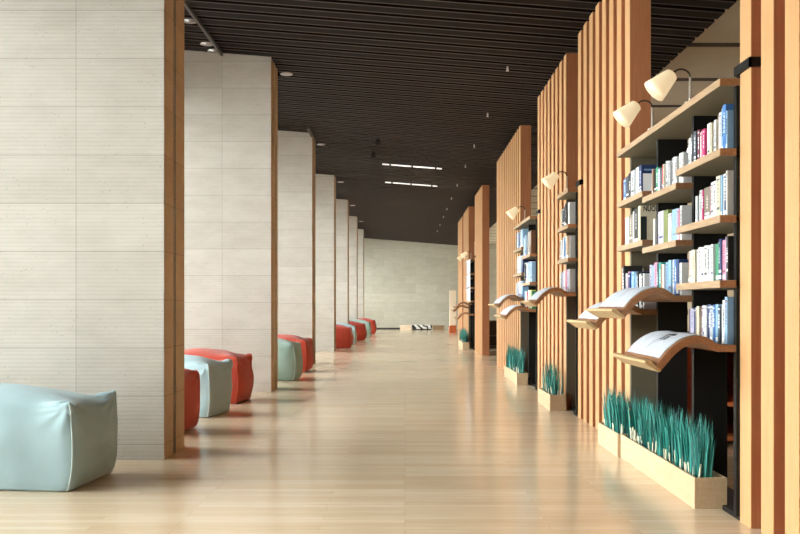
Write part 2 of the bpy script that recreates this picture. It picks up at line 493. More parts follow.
def shelf_box(mb, ya, yb, za, zb):
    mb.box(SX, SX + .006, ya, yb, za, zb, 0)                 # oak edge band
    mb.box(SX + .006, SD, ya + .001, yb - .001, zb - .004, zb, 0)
    mb.box(SX + .006, SD, ya, yb, za + .002, zb - .004, 1)   # brown ends, painted darker to stand for their shade
    mb.box(SX + .006, SD, ya + .001, yb - .001, za, za + .002, 2)  # underside coloured darker to stand for its shade
def bookcase(y0, bounds, cols, label, brackets=(True,)):
    """bounds: column limits along y; cols: per column a list of shelf heights and the height of its reading shelf"""
    e = empty('bookcase', (0, y0, 0), label, 'bookcase', 'bookcases between the slatted screens')
    topz = EYE + 1.375
    ya, yb = bounds[0] - y0, bounds[-1] - y0
    mb = MB(); shelf_box(mb, ya + .004, yb - .004, topz - .045, topz)
    mb.build('top_board', [M['oak'], M['brown_and_shade'], M['under_shade']], e)
    for i, b in enumerate(bounds):
        b -= y0
        t = .045
        u0 = b + .003 if i == 0 else (b - t - .003 if i == len(bounds) - 1 else b - .022)
        ux = UX - .02 if i == 0 else UX
        mb = MB(); mb.box(ux, UX + .235, u0, u0 + t, .21, topz - .045); mb.box(ux if i == 0 else UX + .055, UX + .235, u0, u0 + t, .03, .21)
        mb.build('upright', M['bronze'] if i == len(bounds) - 1 else M['black'], e)
    mb = MB(); mb.box(UX + .055, SD, ya + .01, yb - .01, 0, .03); mb.box(UX + .005, UX + .055, ya + .01, ya + .31, 0, .03)
    mb.build('plinth', M['black'], e)
    for i, (shelves, wave) in enumerate(cols):
        a, b = bounds[i] - y0, bounds[i + 1] - y0
        for h in shelves:
            mb = MB(); shelf_box(mb, a + .003, b - .003, EYE + h - .045, EYE + h)
            mb.build('shelf', [M['oak'], M['brown_and_shade'], M['under_shade']], e)
        if wave is not None: make_wave(e, a + .004, b - .004, EYE + wave)
    # black clasp that grips the first batten of the nearer screen
    z = EYE + 1.395
    mb = MB(); mb.box(UX - .018, UX - .002, ya - .195, ya + .05, z, z + .055); mb.box(UX - .018, UX + .13, ya - .195, ya - .178, z, z + .055)
    mb.box(UX - .002, UX + .03, ya + .005, ya + .05, z - .02, z + .055)
    mb.build('clasp', M['black'], e)
    return e

COLB = ([.953, .550, .156], -.235)
COLM = ([.867, .465], .075)
COLL = ([.923, .531], -.027)
NB = [5.363, 6.24, 7.12, 7.985]
bookcase(5.363, NB, [COLB, COLM, COLL], 'nearest and largest bookcase, three columns under two lit lamps')
N2 = [10.383, 11.145]
bookcase(10.383, N2, [([.96, .565], .16)], 'narrow single column bookcase between two slatted screens')
N3 = [13.545, 14.53, 15.575]
bookcase(13.545, N3, [([.80, .37], -.05), ([.97, .55], .13)], 'two column bookcase with two curved reading shelves and one lamp')
N4 = [25.69, 26.57, 27.44, 28.305]
bookcase(25.69, N4, [COLB, COLM, COLL], 'farthest bookcase, with white printed sheets hung on its front')

# ------------------------------------------------------------------ books
NAMES = {
 'white': (238, 238, 235), 'offwhite': (225, 222, 214), 'cream': (226, 214, 186), 'light grey': (196, 199, 200), 'grey': (140, 143, 146),
 'slate': (74, 84, 96), 'black': (28, 28, 30), 'burgundy': (122, 34, 58), 'magenta': (208, 34, 108), 'pink': (232, 150, 176),
 'red': (200, 50, 56), 'tan': (178, 140, 104), 'taupe': (136, 122, 106), 'light blue': (150, 190, 222), 'blue': (70, 128, 196),
 'navy': (36, 58, 112), 'green': (60, 150, 110), 'teal': (30, 150, 140), 'olive': (128, 138, 76), 'lilac': (206, 200, 224),
 'orange': (222, 128, 64), 'yellow': (222, 210, 84), 'brown': (104, 68, 46)}
DARK = {'black', 'navy', 'slate', 'burgundy', 'magenta', 'red', 'blue', 'green', 'teal', 'olive', 'brown', 'grey', 'taupe'}
def book(col, t, h, d, y, z, label, group, x=1.932, detail=True, cover=None, sticker=False):
    c = book_mat(NAMES[col])
    ink = M['white'] if col in DARK else (book_mat(NAMES[random.choice(['black', 'slate', 'navy', 'burgundy', 'grey', 'black'])]))
    bt = .0028
    mb = MB()
    mb.box(0, bt, 0, t, 0, h, 0)
    mb.box(bt, d, 0, bt, 0, h, 0); mb.box(bt, d, t - bt, t, 0, h, 0)
    if detail:
        e_ = .0005
        kind = random.random()
        w = min(t * .5, .012)
        def mark(z0, z1, wy=w, mi=1):
            yc = t / 2
            mb.box(-e_, 0, yc - wy / 2, yc + wy / 2, z0, z1, mi)
        if kind < .75:
            zz = h * random.uniform(.34, .45); end = h * random.uniform(.72, .92)
            while zz < end:
                l = random.uniform(.008, .028); mark(zz, min(zz + l, end)); zz += l + random.uniform(.004, .008)
        if random.random() < .4: mark(h * .9, h * .93, t * .8)
        if random.random() < .3: mark(h * .2, h * .26, t * .7)
        if cover == 'photo':       # printed front cover facing the room
            mb.box(.012, d * .5, -e_, 0, h * .06, h * .70, 1); mb.box(d * .55, d - .01, -e_, 0, h * .45, h * .85, 2)
            mb.box(.02, d - .03, -e_, 0, h * .80, h * .86, 2)
        if cover == 'magazine':
            mb.box(.004, d * .32, -e_, 0, h * .02, h * .70, 1); mb.box(d * .42, d * .62, -e_, 0, h * .03, h * .78, 2)
    mats = [c, ink, book_mat((150, 190, 222)) if cover == 'photo' else book_mat((226, 214, 186))]
    if cover == 'magazine': mats[1] = book_mat((28, 40, 38))
    o = mb.build('book', mats, None, (x, y, z + .0012))
    tag(o, label, 'book', group)
    if detail:
        pg = MB(); pg.box(bt + .0005, d - .004, bt + .0003, t - bt - .0003, .004, h - .004)
        pg.build('pages', M['page'], o)
    if sticker and t > .016:
        st = MB(); st.box(-.0012, 0, t * .1, t * .9, .012, .036)
        tag(st.build('spine_sticker', M['white'], o), 'white shelf mark sticker')
    return o

def row(y_near, y_far, z, seq, where, group, hrange=(.21, .27), fill=True, detail=True, last_near=None, x=1.932):
    """seq runs from the near end to the far end; widths follow the list"""
    y = y_near
    placed = 0
    if 'nearest bookcase' in where: x = 1.965 if 'right column' in where else (1.948 if 'middle' in where else x)
    total = sum(s[1] for s in seq) + .0015 * len(seq)
    k = (y_far - y_near) / total if fill else 1.0
    n = len(seq)
    for i, s in enumerate(seq):
        col, t = s[0], s[1] * k
        h = s[2] if len(s) > 2 and s[2] else random.uniform(*hrange)
        cov = s[3] if len(s) > 3 else None
        d = random.uniform(.155, .19)
        if cov: d = .17
        thick = 'thick ' if s[1] > .046 and t > .03 else ('thin ' if t < .016 else '')
        nm = col if col != 'offwhite' else 'off-white'
        side = '%s from right' % ORD[i]
        if cov == 'magazine': lab = 'pale magazine with black cover lettering, right end of ' + where
        elif cov == 'photo': lab = '%s picture book showing its cover, right end of %s' % (nm, where)
        else: lab = '%s%s book, %s on %s' % (thick, nm, side, where)
        o = book(col, t - (.0018 * k if detail else 0), h, d, y, z, lab, group, x + random.choice((0, 0, .004, .010, .016)), detail, cov, sticker=(random.random() < .45))
        if cov == 'magazine':
            cu = bpy.data.curves.new('masthead', 'FONT'); cu.body = 'NUOK'; cu.size = .062; cu.extrude = .0004; cu.offset = .0016
            to = bpy.data.objects.new('masthead', cu); C.objects.link(to)
            dg = bpy.context.evaluated_depsgraph_get(); dg.update()
            me = bpy.data.meshes.new_from_object(to.evaluated_get(dg)); me.materials.clear(); me.materials.append(M['ink'])
            bpy.data.objects.remove(to)
            mo = bpy.data.objects.new('masthead', me); C.objects.link(mo); mo.parent = o
            w = max(v.co.x for v in me.vertices) or .1
            mo.scale = (.135 / w, 1, 1)
            mo.rotation_euler = (math.pi / 2, 0, 0); mo.location = (.024, -.0008, h * .845)
            tag(mo, 'bold black cover lettering')
        y += t + .0015 * k
T = .032
W1 = 'top shelf of nearest bookcase\'s %s column'
def G(s): return 'books on the ' + s
def where(sh, col): return '%s shelf, %s column of nearest bookcase' % (sh, col)
e_ = EYE
gB = 'books in the nearest bookcase'
# right (nearest) column
row(5.42, 6.205, e_ + .953, [('light blue', .02, .24), ('blue', .04, .285), ('light blue', .022, .27), ('white', .034, .255), ('tan', .026, .245), ('white', .03, .225), ('offwhite', .036, .228),
    ('cream', .034, .225), ('white', .055, .235), ('magenta', .032, .21), ('pink', .018, .205), ('white', .024, .2), ('burgundy', .03, .225), ('light grey', .02, .22), ('slate', .036, .23),
    ('offwhite', .024, .232), ('grey', .02, .22), ('white', .034, .205), ('light grey', .03, .2)], where('first', 'right'), gB)
row(5.42, 6.02, e_ + .550, [('offwhite', .018, .275), ('navy', .02, .25), ('white', .03, .265), ('light blue', .02, .262), ('cream', .05, .265), ('white', .036, .242), ('white', .03, .24), ('pink', .016, .222), ('taupe', .085, .222),
    ('magenta', .02, .215), ('light grey', .034, .218), ('white', .026, .2), ('light grey', .034, .19)], where('second', 'right'), gB)
row(5.42, 6.2, e_ + .156, [('black', .022, .27), ('lilac', .018, .268), ('pink', .032, .25), ('navy', .026, .262), ('black', .018, .262), ('green', .046, .238), ('white', .028, .238), ('white', .034, .235), ('light grey', .028, .236),
    ('offwhite', .042, .24), ('white', .04, .232), ('white', .032, .236), ('white', .034, .225), ('cream', .05, .226), ('offwhite', .04, .222), ('tan', .014, .225)], where('third', 'right'), gB)
row(5.42, 6.2, e_ - .235, [('light blue', .03, .29), ('white', .024, .27), ('white', .026, .24), ('slate', .026, .235), ('light blue', .034, .245), ('blue', .022, .24), ('light grey', .038, .235), ('navy', .045, .245), ('white', .036, .235),
    ('lilac', .03, .238), ('burgundy', .02, .225), ('cream', .034, .232), ('tan', .018, .21), ('white', .026, .222), ('navy', .02, .222), ('lilac', .05, .215), ('navy', .014, .215)], where('bottom', 'right'), gB)
# middle column
row(6.275, 7.08, e_ + .867, [('white', .03, .22), ('offwhite', .034, .222), ('light grey', .03, .205), ('white', .034, .21), ('black', .018, .205), ('white', .03, .215), ('light grey', .032, .2), ('white', .03, .21), ('black', .024, .19),
    ('cream', .022, .2), ('red', .014, .2), ('slate', .06, .185), ('lilac', .036, .19), ('green', .036, .21), ('black', .03, .205), ('tan', .02, .205), ('pink', .04, .215)], where('upper', 'middle'), gB)
row(6.275, 6.98, e_ + .465, [('white', .024, .245), ('pink', .03, .225), ('light blue', .085, .235), ('white', .05, .215), ('olive', .075, .25), ('lilac', .085, .255), ('black', .06, .25), ('offwhite', .026, .215)], where('lower', 'middle'), gB)
row(6.275, 7.08, e_ + .075, [('white', .03, .23), ('navy', .04, .255), ('blue', .05, .26), ('white', .03, .262), ('light blue', .04, .262), ('light blue', .03, .25), ('navy', .026, .24), ('white', .024, .24), ('orange', .02, .24), ('teal', .05, .258),
    ('slate', .02, .25), ('pink', .046, .262), ('light blue', .04, .24), ('lilac', .03, .25)], where('curved', 'middle'), gB)
# left column
row(7.30, 7.93, e_ + .923, [('navy', .045, .235, 'photo'), ('white', .05, .235), ('light grey', .06, .225), ('black', .05, .22), ('slate', .06, .21), ('blue', .05, .2)], where('upper', 'left'), gB)
row(7.36, 7.93, e_ + .531, [('cream', .035, .30, 'magazine'), ('black', .06, .29), ('white', .05, .28), ('taupe', .06, .26), ('white', .06, .25)], where('middle', 'left'), gB)
row(7.20, 7.93, e_ - .027, [('white', .03, .29), ('black', .04, .29), ('white', .024, .29), ('black', .036, .30), ('white', .02, .29), ('black', .05, .31), ('light blue', .06, .30), ('light blue', .07, .315), ('blue', .06, .32), ('navy', .05, .31),
    ('pink', .04, .325), ('white', .036, .31), ('lilac', .05, .31), ('black', .05, .38), ('white', .03, .36)], where('lower', 'left'), gB)
# narrow bookcase
g2 = 'books in the narrow bookcase'
def w2(s): return '%s shelf of the narrow bookcase' % s
row(10.52, 11.09, e_ + .96, [('white', .05, .27), ('black', .05, .265), ('slate', .06, .25), ('black', .05, .24), ('light grey', .05, .23)], w2('upper'), g2)
row(10.45, 11.09, e_ + .565, [('light grey', .03, .26), ('tan', .07, .27), ('white', .04, .27), ('light blue', .03, .27), ('blue', .03, .26), ('white', .05, .27), ('lilac', .03, .25), ('white', .04, .25), ('burgundy', .03, .24)], w2('middle'), g2)
row(10.45, 11.09, e_ + .16, [('light grey', .04, .275), ('lilac', .04, .27), ('magenta', .05, .275), ('pink', .05, .272), ('red', .03, .27), ('white', .06, .272), ('lilac', .04, .26), ('offwhite', .04, .25)], w2('curved'), g2)
# two column bookcase
g3 = 'books in the two column bookcase'
def w3(s, c): return '%s shelf, %s column of two column bookcase' % (s, c)
row(13.6, 14.48, e_ + .80, [('brown', .12, 0.360), ('tan', .03, 0.324), ('black', .04, 0.342), ('white', .07, 0.360), ('offwhite', .05, 0.360), ('grey', .06, 0.333), ('slate', .06, 0.324), ('light blue', .09, 0.333), ('blue', .05, 0.324), ('white', .05, 0.306)], w3('upper', 'right'), g3)
row(13.6, 14.48, e_ + .37, [('light blue', .12, 0.306), ('lilac', .05, 0.324), ('light blue', .08, 0.315), ('white', .06, 0.297), ('light grey', .05, 0.270), ('navy', .06, 0.270), ('white', .05, 0.324), ('black', .04, 0.306), ('white', .06, 0.324)], w3('lower', 'right'), g3)
row(13.6, 14.48, e_ - .05, [('green', .05, 0.279), ('yellow', .07, 0.297), ('white', .1, 0.297), ('lilac', .05, 0.288), ('red', .05, 0.270), ('white', .08, 0.279), ('light blue', .09, 0.297), ('blue', .06, 0.297)], w3('curved', 'right'), g3)
row(14.6, 15.52, e_ + .97, [('light blue', .08, 0.297), ('white', .05, 0.297), ('black', .07, 0.306), ('blue', .06, 0.270), ('white', .06, 0.288), ('slate', .07, 0.297)], w3('upper', 'left'), g3)
row(14.6, 15.52, e_ + .55, [('navy', .08, 0.297), ('light blue', .06, 0.288), ('white', .09, 0.297), ('offwhite', .07, 0.297), ('cream', .06, 0.288)], w3('lower', 'left'), g3)
row(14.6, 15.52, e_ + .13, [('light blue', .08, 0.279), ('white', .06, 0.288), ('lilac', .09, 0.288), ('blue', .07, 0.270), ('white', .06, 0.270)], w3('curved', 'left'), g3)
# farthest bookcase
g4 = 'books in the farthest bookcase'
def w4(s, c): return '%s shelf, %s column of farthest bookcase' % (s, c)
row(26.6, 27.4, e_ + .867, [('black', .12, .3), ('white', .1, .28), ('slate', .1, .28), ('brown', .12, .3)], w4('upper', 'middle'), g4, detail=False)
row(27.47, 28.2, e_ + .531, [('slate', .12, .3), ('black', .1, .28), ('tan', .1, .28)], w4('middle', 'left'), g4, detail=False)

# ------------------------------------------------------------------ newspapers on the reading shelves
def newspaper(y0, y1, h, label, bold=False):
    e = empty('newspaper', (0, y0, EYE + h), label, 'newspaper', 'open newspapers on the curved reading shelves')
    P = PROFILE[4:13]
    w = y1 - y0
    for (a, b, side) in ((.05, w / 2 - .002, 'near'), (w / 2 + .002, w - .05, 'far')):
        mb = MB(); ny = 8
        nn = [prof_normal(i + 4, PROFILE) for i in range(len(P))]
        grid = []
        for j in range(ny + 1):
            u = j / ny; y = a + (b - a) * u
            g = (1 - u) if side == 'far' else u      # distance towards the fold
            lift = .006 + .010 * math.sin(math.pi * min(1, g * 1.0)) * .8 + (.004 if g > .95 else 0)
            for (x, z), n in zip(P, nn):
                grid.append((x + n[0] * lift, y, z + n[1] * lift))
        for j in range(ny + 1):
            y = a + (b - a) * j / ny
            for (x, z), n in zip(P, nn): grid.append((x + n[0] * .002, y, z + n[1] * .002))
        m = len(P); off = (ny + 1) * m; fs = []
        for j in range(ny):
            for i in range(m - 1):
                q = (j * m + i, j * m + i + 1, (j + 1) * m + i + 1, (j + 1) * m + i)
                fs.append(q); fs.append(tuple(k + off for k in reversed(q)))
        for j in range(ny):
            for i in (0, m - 1): fs.append((j * m + i, (j + 1) * m + i, (j + 1) * m + i + off, j * m + i + off))
        for i in range(m - 1):
            for j in (0, ny): fs.append((j * m + i, j * m + i + 1, j * m + i + 1 + off, j * m + i + off))
        mb.add(grid, fs)
        pg = mb.build('page', M['paper'], e, smooth=True)
        if bold and side == 'near':
            def on(i0, fr, y, lift):
                (x0, z0), (x1, z1) = P[i0], P[i0 + 1]; n = nn[i0]
                return (x0 + (x1 - x0) * fr + n[0] * lift, y, z0 + (z1 - z0) * fr + n[1] * lift)
            hb = MB()
            yc = (a + b) / 2
            for (i0, f0, i1, f1, ya, yb) in ((2, .2, 2, .8, yc - .05, yc + .06), (3, .0, 4, .3, yc - .0, yc + .03), (2, .2, 4, .3, yc + .085, yc + .11)):
                q = [on(i0, f0, ya, .0175), on(i0, f0, yb, .0175), on(i1, f1, yb, .0175), on(i1, f1, ya, .0175)]
                hb.add(q + [(p[0], p[1], p[2] - .001) for p in q], [(0, 1, 2, 3), (7, 6, 5, 4), (0, 4, 5, 1), (1, 5, 6, 2), (2, 6, 7, 3), (3, 7, 4, 0)])
            tag(hb.build('headline', M['ink'], pg), 'bold black printed marks')
    return e
newspaper(NB[0], NB[1], COLB[1], 'open newspaper on the lowest and nearest curved reading shelf, above the long grass', True)
newspaper(NB[1], NB[2], COLM[1], 'open newspaper on the middle curved reading shelf of the nearest bookcase')
newspaper(NB[2], NB[3], COLL[1], 'open newspaper on the nearest bookcase\'s left reading shelf, partly hidden behind another')
newspaper(N2[0], N2[1], .16, 'open newspaper on the narrow bookcase\'s curved reading shelf')
newspaper(N3[0], N3[1], -.05, 'open newspaper on the lower reading shelf of the two column bookcase')
newspaper(N3[1], N3[2], .13, 'open newspaper on the higher reading shelf of the two column bookcase')

# white printed sheets on the farthest bookcase
for k, (z0, z1, w) in enumerate(((.97, 1.36, 'top'), (.56, .93, 'middle'), (.16, .52, 'bottom'))):
    mb = MB(); mb.box(0, .008, 0, 1.42, 0, z1 - z0)
    o = mb.build('printed_sheet', M['paper'], None, (1.885, 25.75, EYE + z0))
    tag(o, '%s of three white printed sheets hung on the farthest bookcase' % w, 'sheet', 'white sheets on the farthest bookcase')

# ------------------------------------------------------------------ reading lamps
def make_lamp():
    e = empty('reading_lamp', (0, 0, 0), 'x', 'lamp', 'gooseneck reading lamps clipped to the bookcases')
    mb = MB(); mb.box(-.012, .05, -.022, .022, 0, .012); mb.tube([(.02, 0, .01), (.02, 0, .03)], .013, 12)
    mb.build('clamp', M['enamel'], e, bevel=.002)
    mb = MB(); mb.tube([(.02, 0, .02), (.02, 0, .1), (.02, 0, .175)], .0085, 12)
    mb.build('stem', M['enamel'], e, smooth=True)
    path = []
    for i in range(13):
        t = math.pi * i / 12 * .82
        path.append((.02 - .062 + .062 * math.cos(t), 0, .175 + .055 * math.sin(t)))
    path = [(.02, 0, .17)] + path
    ex = path[-1]
    ax = Vector((-.72, 0, -.69)).normalized()
    base = Vector(ex) + ax * .005
    path.append(tuple(base + ax * .012))
    mb = MB(); mb.tube(path, .0065, 10); mb.build('gooseneck', M['darksteel'], e, smooth=True)
    # conical frosted shade, narrow end up, open end towards the aisle
    sh = MB()
    prof = [(0, .010), (.003, .036), (.012, .047), (.05, .056), (.10, .068), (.15, .080), (.178, .086)]
    inner = [(.176, .083), (.15, .077), (.10, .065), (.05, .053), (.014, .044)]
    P = prof + inner
    sh.tube([base + ax * a for a, r in P], [r for a, r in P], 28, caps=False)
    s = sh.build('lamp_shade', M['shade'], e, smooth=True)
    b = MB(); b.tube([base + ax * a for a in (.03, .05, .075, .10, .115)], [.014, .02, .028, .022, .006], 14)
    b.build('bulb', M['bulb'], e, smooth=True)
    return e
topz = EYE + 1.375
spots = [(6.03, 'right hand one of the two lit lamps on the nearest bookcase'),
         (6.95, 'left hand one of the two lit lamps on the nearest bookcase'),
         (10.62, 'lit gooseneck lamp on top of the narrow bookcase'),
         (14.35, 'lit gooseneck lamp on top of the two column bookcase'),
         (26.1, 'right hand one of two small distant lamps on the farthest bookcase'),
         (27.9, 'left hand one of two small distant lamps on the farthest bookcase')]
proto = make_lamp()
lamps = []
for i, (y, lab) in enumerate(spots):
    o = proto if i == 0 else copy_tree(proto)
    o.location = (SX + .014, y, topz + .001); o['label'] = lab
    lamps.append(o)

# ------------------------------------------------------------------ planters with grass
def planter(x0, x1, y0, y1, label, seed, dens=1.0, hmax=.44):
    rnd = random.Random(seed)
    H = .2; w = x1 - x0; L = y1 - y0; t = .014
    e = empty('grass_planter', (x0, y0, 0), label, 'planter', 'wooden planters of teal grass')
    mb = MB()
    mb.box(0, w, 0, t, 0, H); mb.box(0, w, L - t, L, 0, H); mb.box(0, t, t, L - t, 0, H); mb.box(w - t, w, t, L - t, 0, H)
    mb.box(t, w - t, t, L - t, 0, .02)
    mb.build('box', M['planter'], e, bevel=.0015)
    sb = MB(); sb.box(t, w - t, t, L - t, .02, .165); sb.build('soil', M['soil'], e)
    n = max(2, int(L / .125 * dens))
    for k in range(n):
        yc = .06 + (L - .12) * (k + .5) / n
        g = MB()
        for b in range(34 if dens == .62 else 62):
            r = abs(rnd.gauss(0, .036)); a = rnd.uniform(0, 2 * math.pi)
            bx = min(max(w / 2 + r * math.cos(a) * 1.2, .022), min(w, 2.012 - x0) - .022)
            by = min(max(yc + r * math.sin(a) * 1.3, .024), L - .024)
            h = hmax * rnd.uniform(.55, 1.0) * (1 - .25 * min(1, r / .09))
            lean = rnd.uniform(.02, .16) * h * (1.6 if k == 0 and rnd.random() < .15 else 1.0); la = a + rnd.uniform(-.9, .9)
            # keep tips from passing behind the plane of the screens
            dx, dy = math.cos(la) * lean, math.sin(la) * lean
            lim = min(w - .005, 2.008 - x0)
            if bx + dx > lim: dx = lim - bx
            wd = rnd.uniform(.0032, .0065); fa = rnd.uniform(0, math.pi)
            px, py = math.cos(fa) * wd, math.sin(fa) * wd
            vs = []; S = 4
            for s in range(S + 1):
                u = s / S; k_ = (1 - u ** 2.2) * .95 + .05
                c = (bx + dx * u * u, by + dy * u * u, .165 + h * u)
                vs += [(c[0] - px * k_, c[1] - py * k_, c[2]), (c[0] + px * k_, c[1] + py * k_, c[2])]
            mi = rnd.choice((0, 0, 1, 1, 2))
            g.add(vs, [(2 * s, 2 * s + 1, 2 * s + 3, 2 * s + 2) for s in range(S)], mi)
        for b in range(4):
            bx = rnd.uniform(.03, min(w, 2.0 - x0) - .03); by = min(max(yc + rnd.uniform(-.06, .06), .03), L - .03)
            hh = rnd.uniform(.07, .12)
            g.tube([(bx, by, .165), (bx + rnd.uniform(-.012, .012), by + rnd.uniform(-.012, .012), .165 + hh)], [.006, .005], 5, 3)
        g.build('grass_tuft', [M['blade'], M['blade2'], M['blade3'], M['straw']], e)
    return e
planter(1.853, 2.062, 5.69, 7.635, 'long wooden planter of teal grass before the nearest bookcase', 1)
planter(1.828, 2.010, 7.65, 8.42, 'short wooden planter of teal grass at the long planter\'s far end', 2)
planter(1.795, 1.995, 11.0, 12.0, 'wooden planter of sparse teal grass before the third screen', 3, .62, .50)
planter(1.83, 2.012, 14.55, 16.4, 'wooden planter of teal grass below the two column bookcase', 4, .9, .48)
planter(1.74, 1.94, 26.9, 28.9, 'distant wooden planter of grass below the farthest bookcase', 5, .6, .5)

# ------------------------------------------------------------------ poufs
def pouf(x1, y0, w, d, h, mat, pipe, label, rot=0.0, seed=0, big=False):
    """soft cube seat: bottom right front corner at (x1, y0)"""
    e = empty('floor_pouf', (x1, y0, 0), label, 'pouf', 'canvas floor poufs along the pillars')
    e.rotation_euler = (0, 0, rot)
    N = 34 if big else 18
    def smap(c):
        # c in [-1,1]^3 on the cube surface -> soft, slightly sagging pillow cube
        p = 24.0 if big else 14.0
        q = (abs(c[0]) ** p + abs(c[1]) ** p + abs(c[2]) ** p) ** (1 / p)
        x, y, z = (k / q for k in c)
        bul = (1 - z * z)
        x *= 1 + .085 * bul * (1 - .62 * y * y)
        y *= 1 + .07 * bul * (1 - .8 * x * x)
        # top sags between the pulled-up corners
        corner = (abs(x) ** 4) * (abs(y) ** 4)
        top = max(0.0, z)
        z += top * (.33 * max(0, 1 - x * x) * max(0, 1 - y * y) + .10 * corner - .13 * (abs(x) ** 6) * (1 - y * y) - .04 * (abs(y) ** 6) * (1 - x * x))
        x *= 1 - .05 * top * (1 - abs(y) ** 6); y *= 1 - .07 * top * (1 - abs(x) ** 6)
        if z < -.55:
            k = min(1, (-.55 - z) / .45); z = min(z, -1 + (z + 1) * (1 - .5 * k))
            x *= 1 - .035 * k; y *= 1 - .035 * k
        return Vector((x, y, z))
    sv = Vector((seed * 7.3, seed * 3.1, 0))
    def place(c):
        v = smap(c)
        P = Vector((v.x * w / 2 - w / 2, v.y * d / 2 + d / 2, (v.z + 1) * h / 2))
        # creases that fan out of the upper corners, and soft dents
        amp = .012
        dn = noise.noise(P * 3.2 + sv) * .022 * (1 if v.z > -.8 else .2)
        cr = 0
        cx = 1 if v.x > 0 else -1
        rr = math.sqrt(((v.x - cx) * w / 2) ** 2 + ((abs(v.y) - 1) * d / 2) ** 2 + ((v.z - .95) * h / 2) ** 2)
        ang = math.atan2(v.z - .9, (abs(v.x) + abs(v.y)) - 1.9)
        if rr < .3:
            cr = math.sin(ang * 8 + seed + 2.2 * noise.noise(P * 4 + sv)) * .017 * (1 - rr / .3) * min(1, rr / .06)
        rb = math.sqrt(((abs(v.x) - 1) * w / 2) ** 2 + ((abs(v.y) - 1) * d / 2) ** 2 + ((v.z + .95) * h / 2) ** 2)
        if rb < .16: cr += math.sin(math.atan2(v.z + .95, (abs(v.x) + abs(v.y)) - 1.9) * 8) * .006 * (1 - rb / .16)
        nrm = Vector((v.x ** 5, v.y ** 5, max(v.z, -.0) ** 5))
        if nrm.length > 1e-4: nrm.normalize()
        fold = noise.noise(Vector((P.x * 1.6, P.y * 1.6, P.z * 7)) + sv * 2) * noise.noise(P * 2.3 - sv) * .035
        P += nrm * (dn + cr + fold * (1 if v.z > -.7 else 0))
        # pulled-up ear at the rear right corner, with a slack fold beside it
        ear = math.exp(-(((v.x - 1) * w / 2) ** 2 + ((v.y - 1) * d / 2) ** 2 + ((v.z - 1) * h / 2) ** 2) / .085 ** 2)
        P += Vector((.022, .006, .034)) * ear * (1 if seed == 1 else .55)
        sl = math.exp(-(((v.x - 1) * w / 2) ** 2 / .10 ** 2 + ((v.y - .35) * d / 2) ** 2 / .12 ** 2 + ((v.z - 1) * h / 2) ** 2 / .09 ** 2))
        P += Vector((.020, 0, -.022)) * sl
        P.z = max(P.z, .0)
        return P
    bm = bmesh.new(); cache = {}
    def gv(c):
        k = tuple(round(t, 4) for t in c)
        if k not in cache: cache[k] = bm.verts.new(place(c))
        return cache[k]
    def lin(i): 
        t = -1 + 2 * i / N
        return math.sin(t * math.pi / 2) * .45 + t * .55
    for ax in range(3):
        for sgn in (-1, 1):
            for i in range(N):
                for j in range(N):
                    q = []
                    for (a, b) in ((i, j), (i + 1, j), (i + 1, j + 1), (i, j + 1)):
                        c = [0, 0, 0]; c[ax] = sgn; c[(ax + 1) % 3] = lin(a); c[(ax + 2) % 3] = lin(b); q.append(gv(c))
                    try: bm.faces.new(q)
                    except ValueError: pass
    bmesh.ops.recalc_face_normals(bm, faces=bm.faces[:])
    me = bpy.data.meshes.new('cover'); bm.to_mesh(me); bm.free(); me.materials.append(mat)
    me.polygons.foreach_set('use_smooth', [True] * len(me.polygons))
    o = bpy.data.objects.new('cover', me); C.objects.link(o); o.parent = e
    sub = o.modifiers.new('soften', 'SUBSURF'); sub.levels = 1; sub.render_levels = 1
    # piping along the upright seams and round the top
    for sx in (1, -1):
        for sy in (-1, 1):
            path = [place((sx, sy, lin(i))) for i in range(N + 1)]
            path = [p + Vector((sx, sy, 0)).normalized() * .001 for p in path]
            for p in path: p.z = max(p.z, .004)
            pm = MB(); pm.tube(path, .0048 if big else .005, 6)
            pm.build('piping', pipe, e, smooth=True)
    return e
# near edge y, right end x, length, depth, height
pouf(-2.32, 6.18, 1.35, .74, .615, M['blue'], M['blue_pipe'], 'large grey blue pouf in front of the nearest pillar, at the left edge', -.10, 1, True)
pouf(-2.27, 8.85, 1.2, .70, .62, M['red'], M['red_pipe'], 'coral red pouf peeking out just behind the nearest pillar', -.1, 2)
pouf(-2.27, 10.29, 1.2, .68, .62, M['blue'], M['blue_pipe'], 'pale blue pouf standing between two coral red poufs', -.2, 3, True)
pouf(-2.22, 11.75, 1.25, .70, .62, M['red'], M['red_pipe'], 'coral red pouf behind the pale blue one, before the second pillar', -.12, 4, True)
pouf(-1.90, 15.35, 1.2, .72, .64, M['green'], M['blue_pipe'], 'grey green pouf in front of a coral one, beyond the second pillar', -.06, 5)
pouf(-1.92, 17.3, 1.3, .76, .64, M['red'], M['red_pipe'], 'coral red pouf behind the grey green one, before the third pillar', -.06, 6)
pouf(-1.66, 27.2, 1.3, .75, .64, M['red'], M['red_pipe'], 'coral red pouf just beyond the fourth pillar, leading the distant row', .0, 7)
pouf(-1.67, 29.6, 1.2, .72, .64, M['blue'], M['blue_pipe'], 'pale blue pouf between the two larger distant coral ones', .0, 8)
pouf(-1.50, 33.1, 1.3, .75, .64, M['red'], M['red_pipe'], 'second distant coral pouf, between a pale blue and a green one', .0, 9)
pouf(-1.46, 36.9, 1.2, .72, .64, M['green'], M['blue_pipe'], 'most distant grey green pouf, between two coral ones', .0, 10)
pouf(-1.38, 41.0, 1.3, .75, .64, M['red'], M['red_pipe'], 'farthest coral red pouf, nearest the end wall', .0, 11)

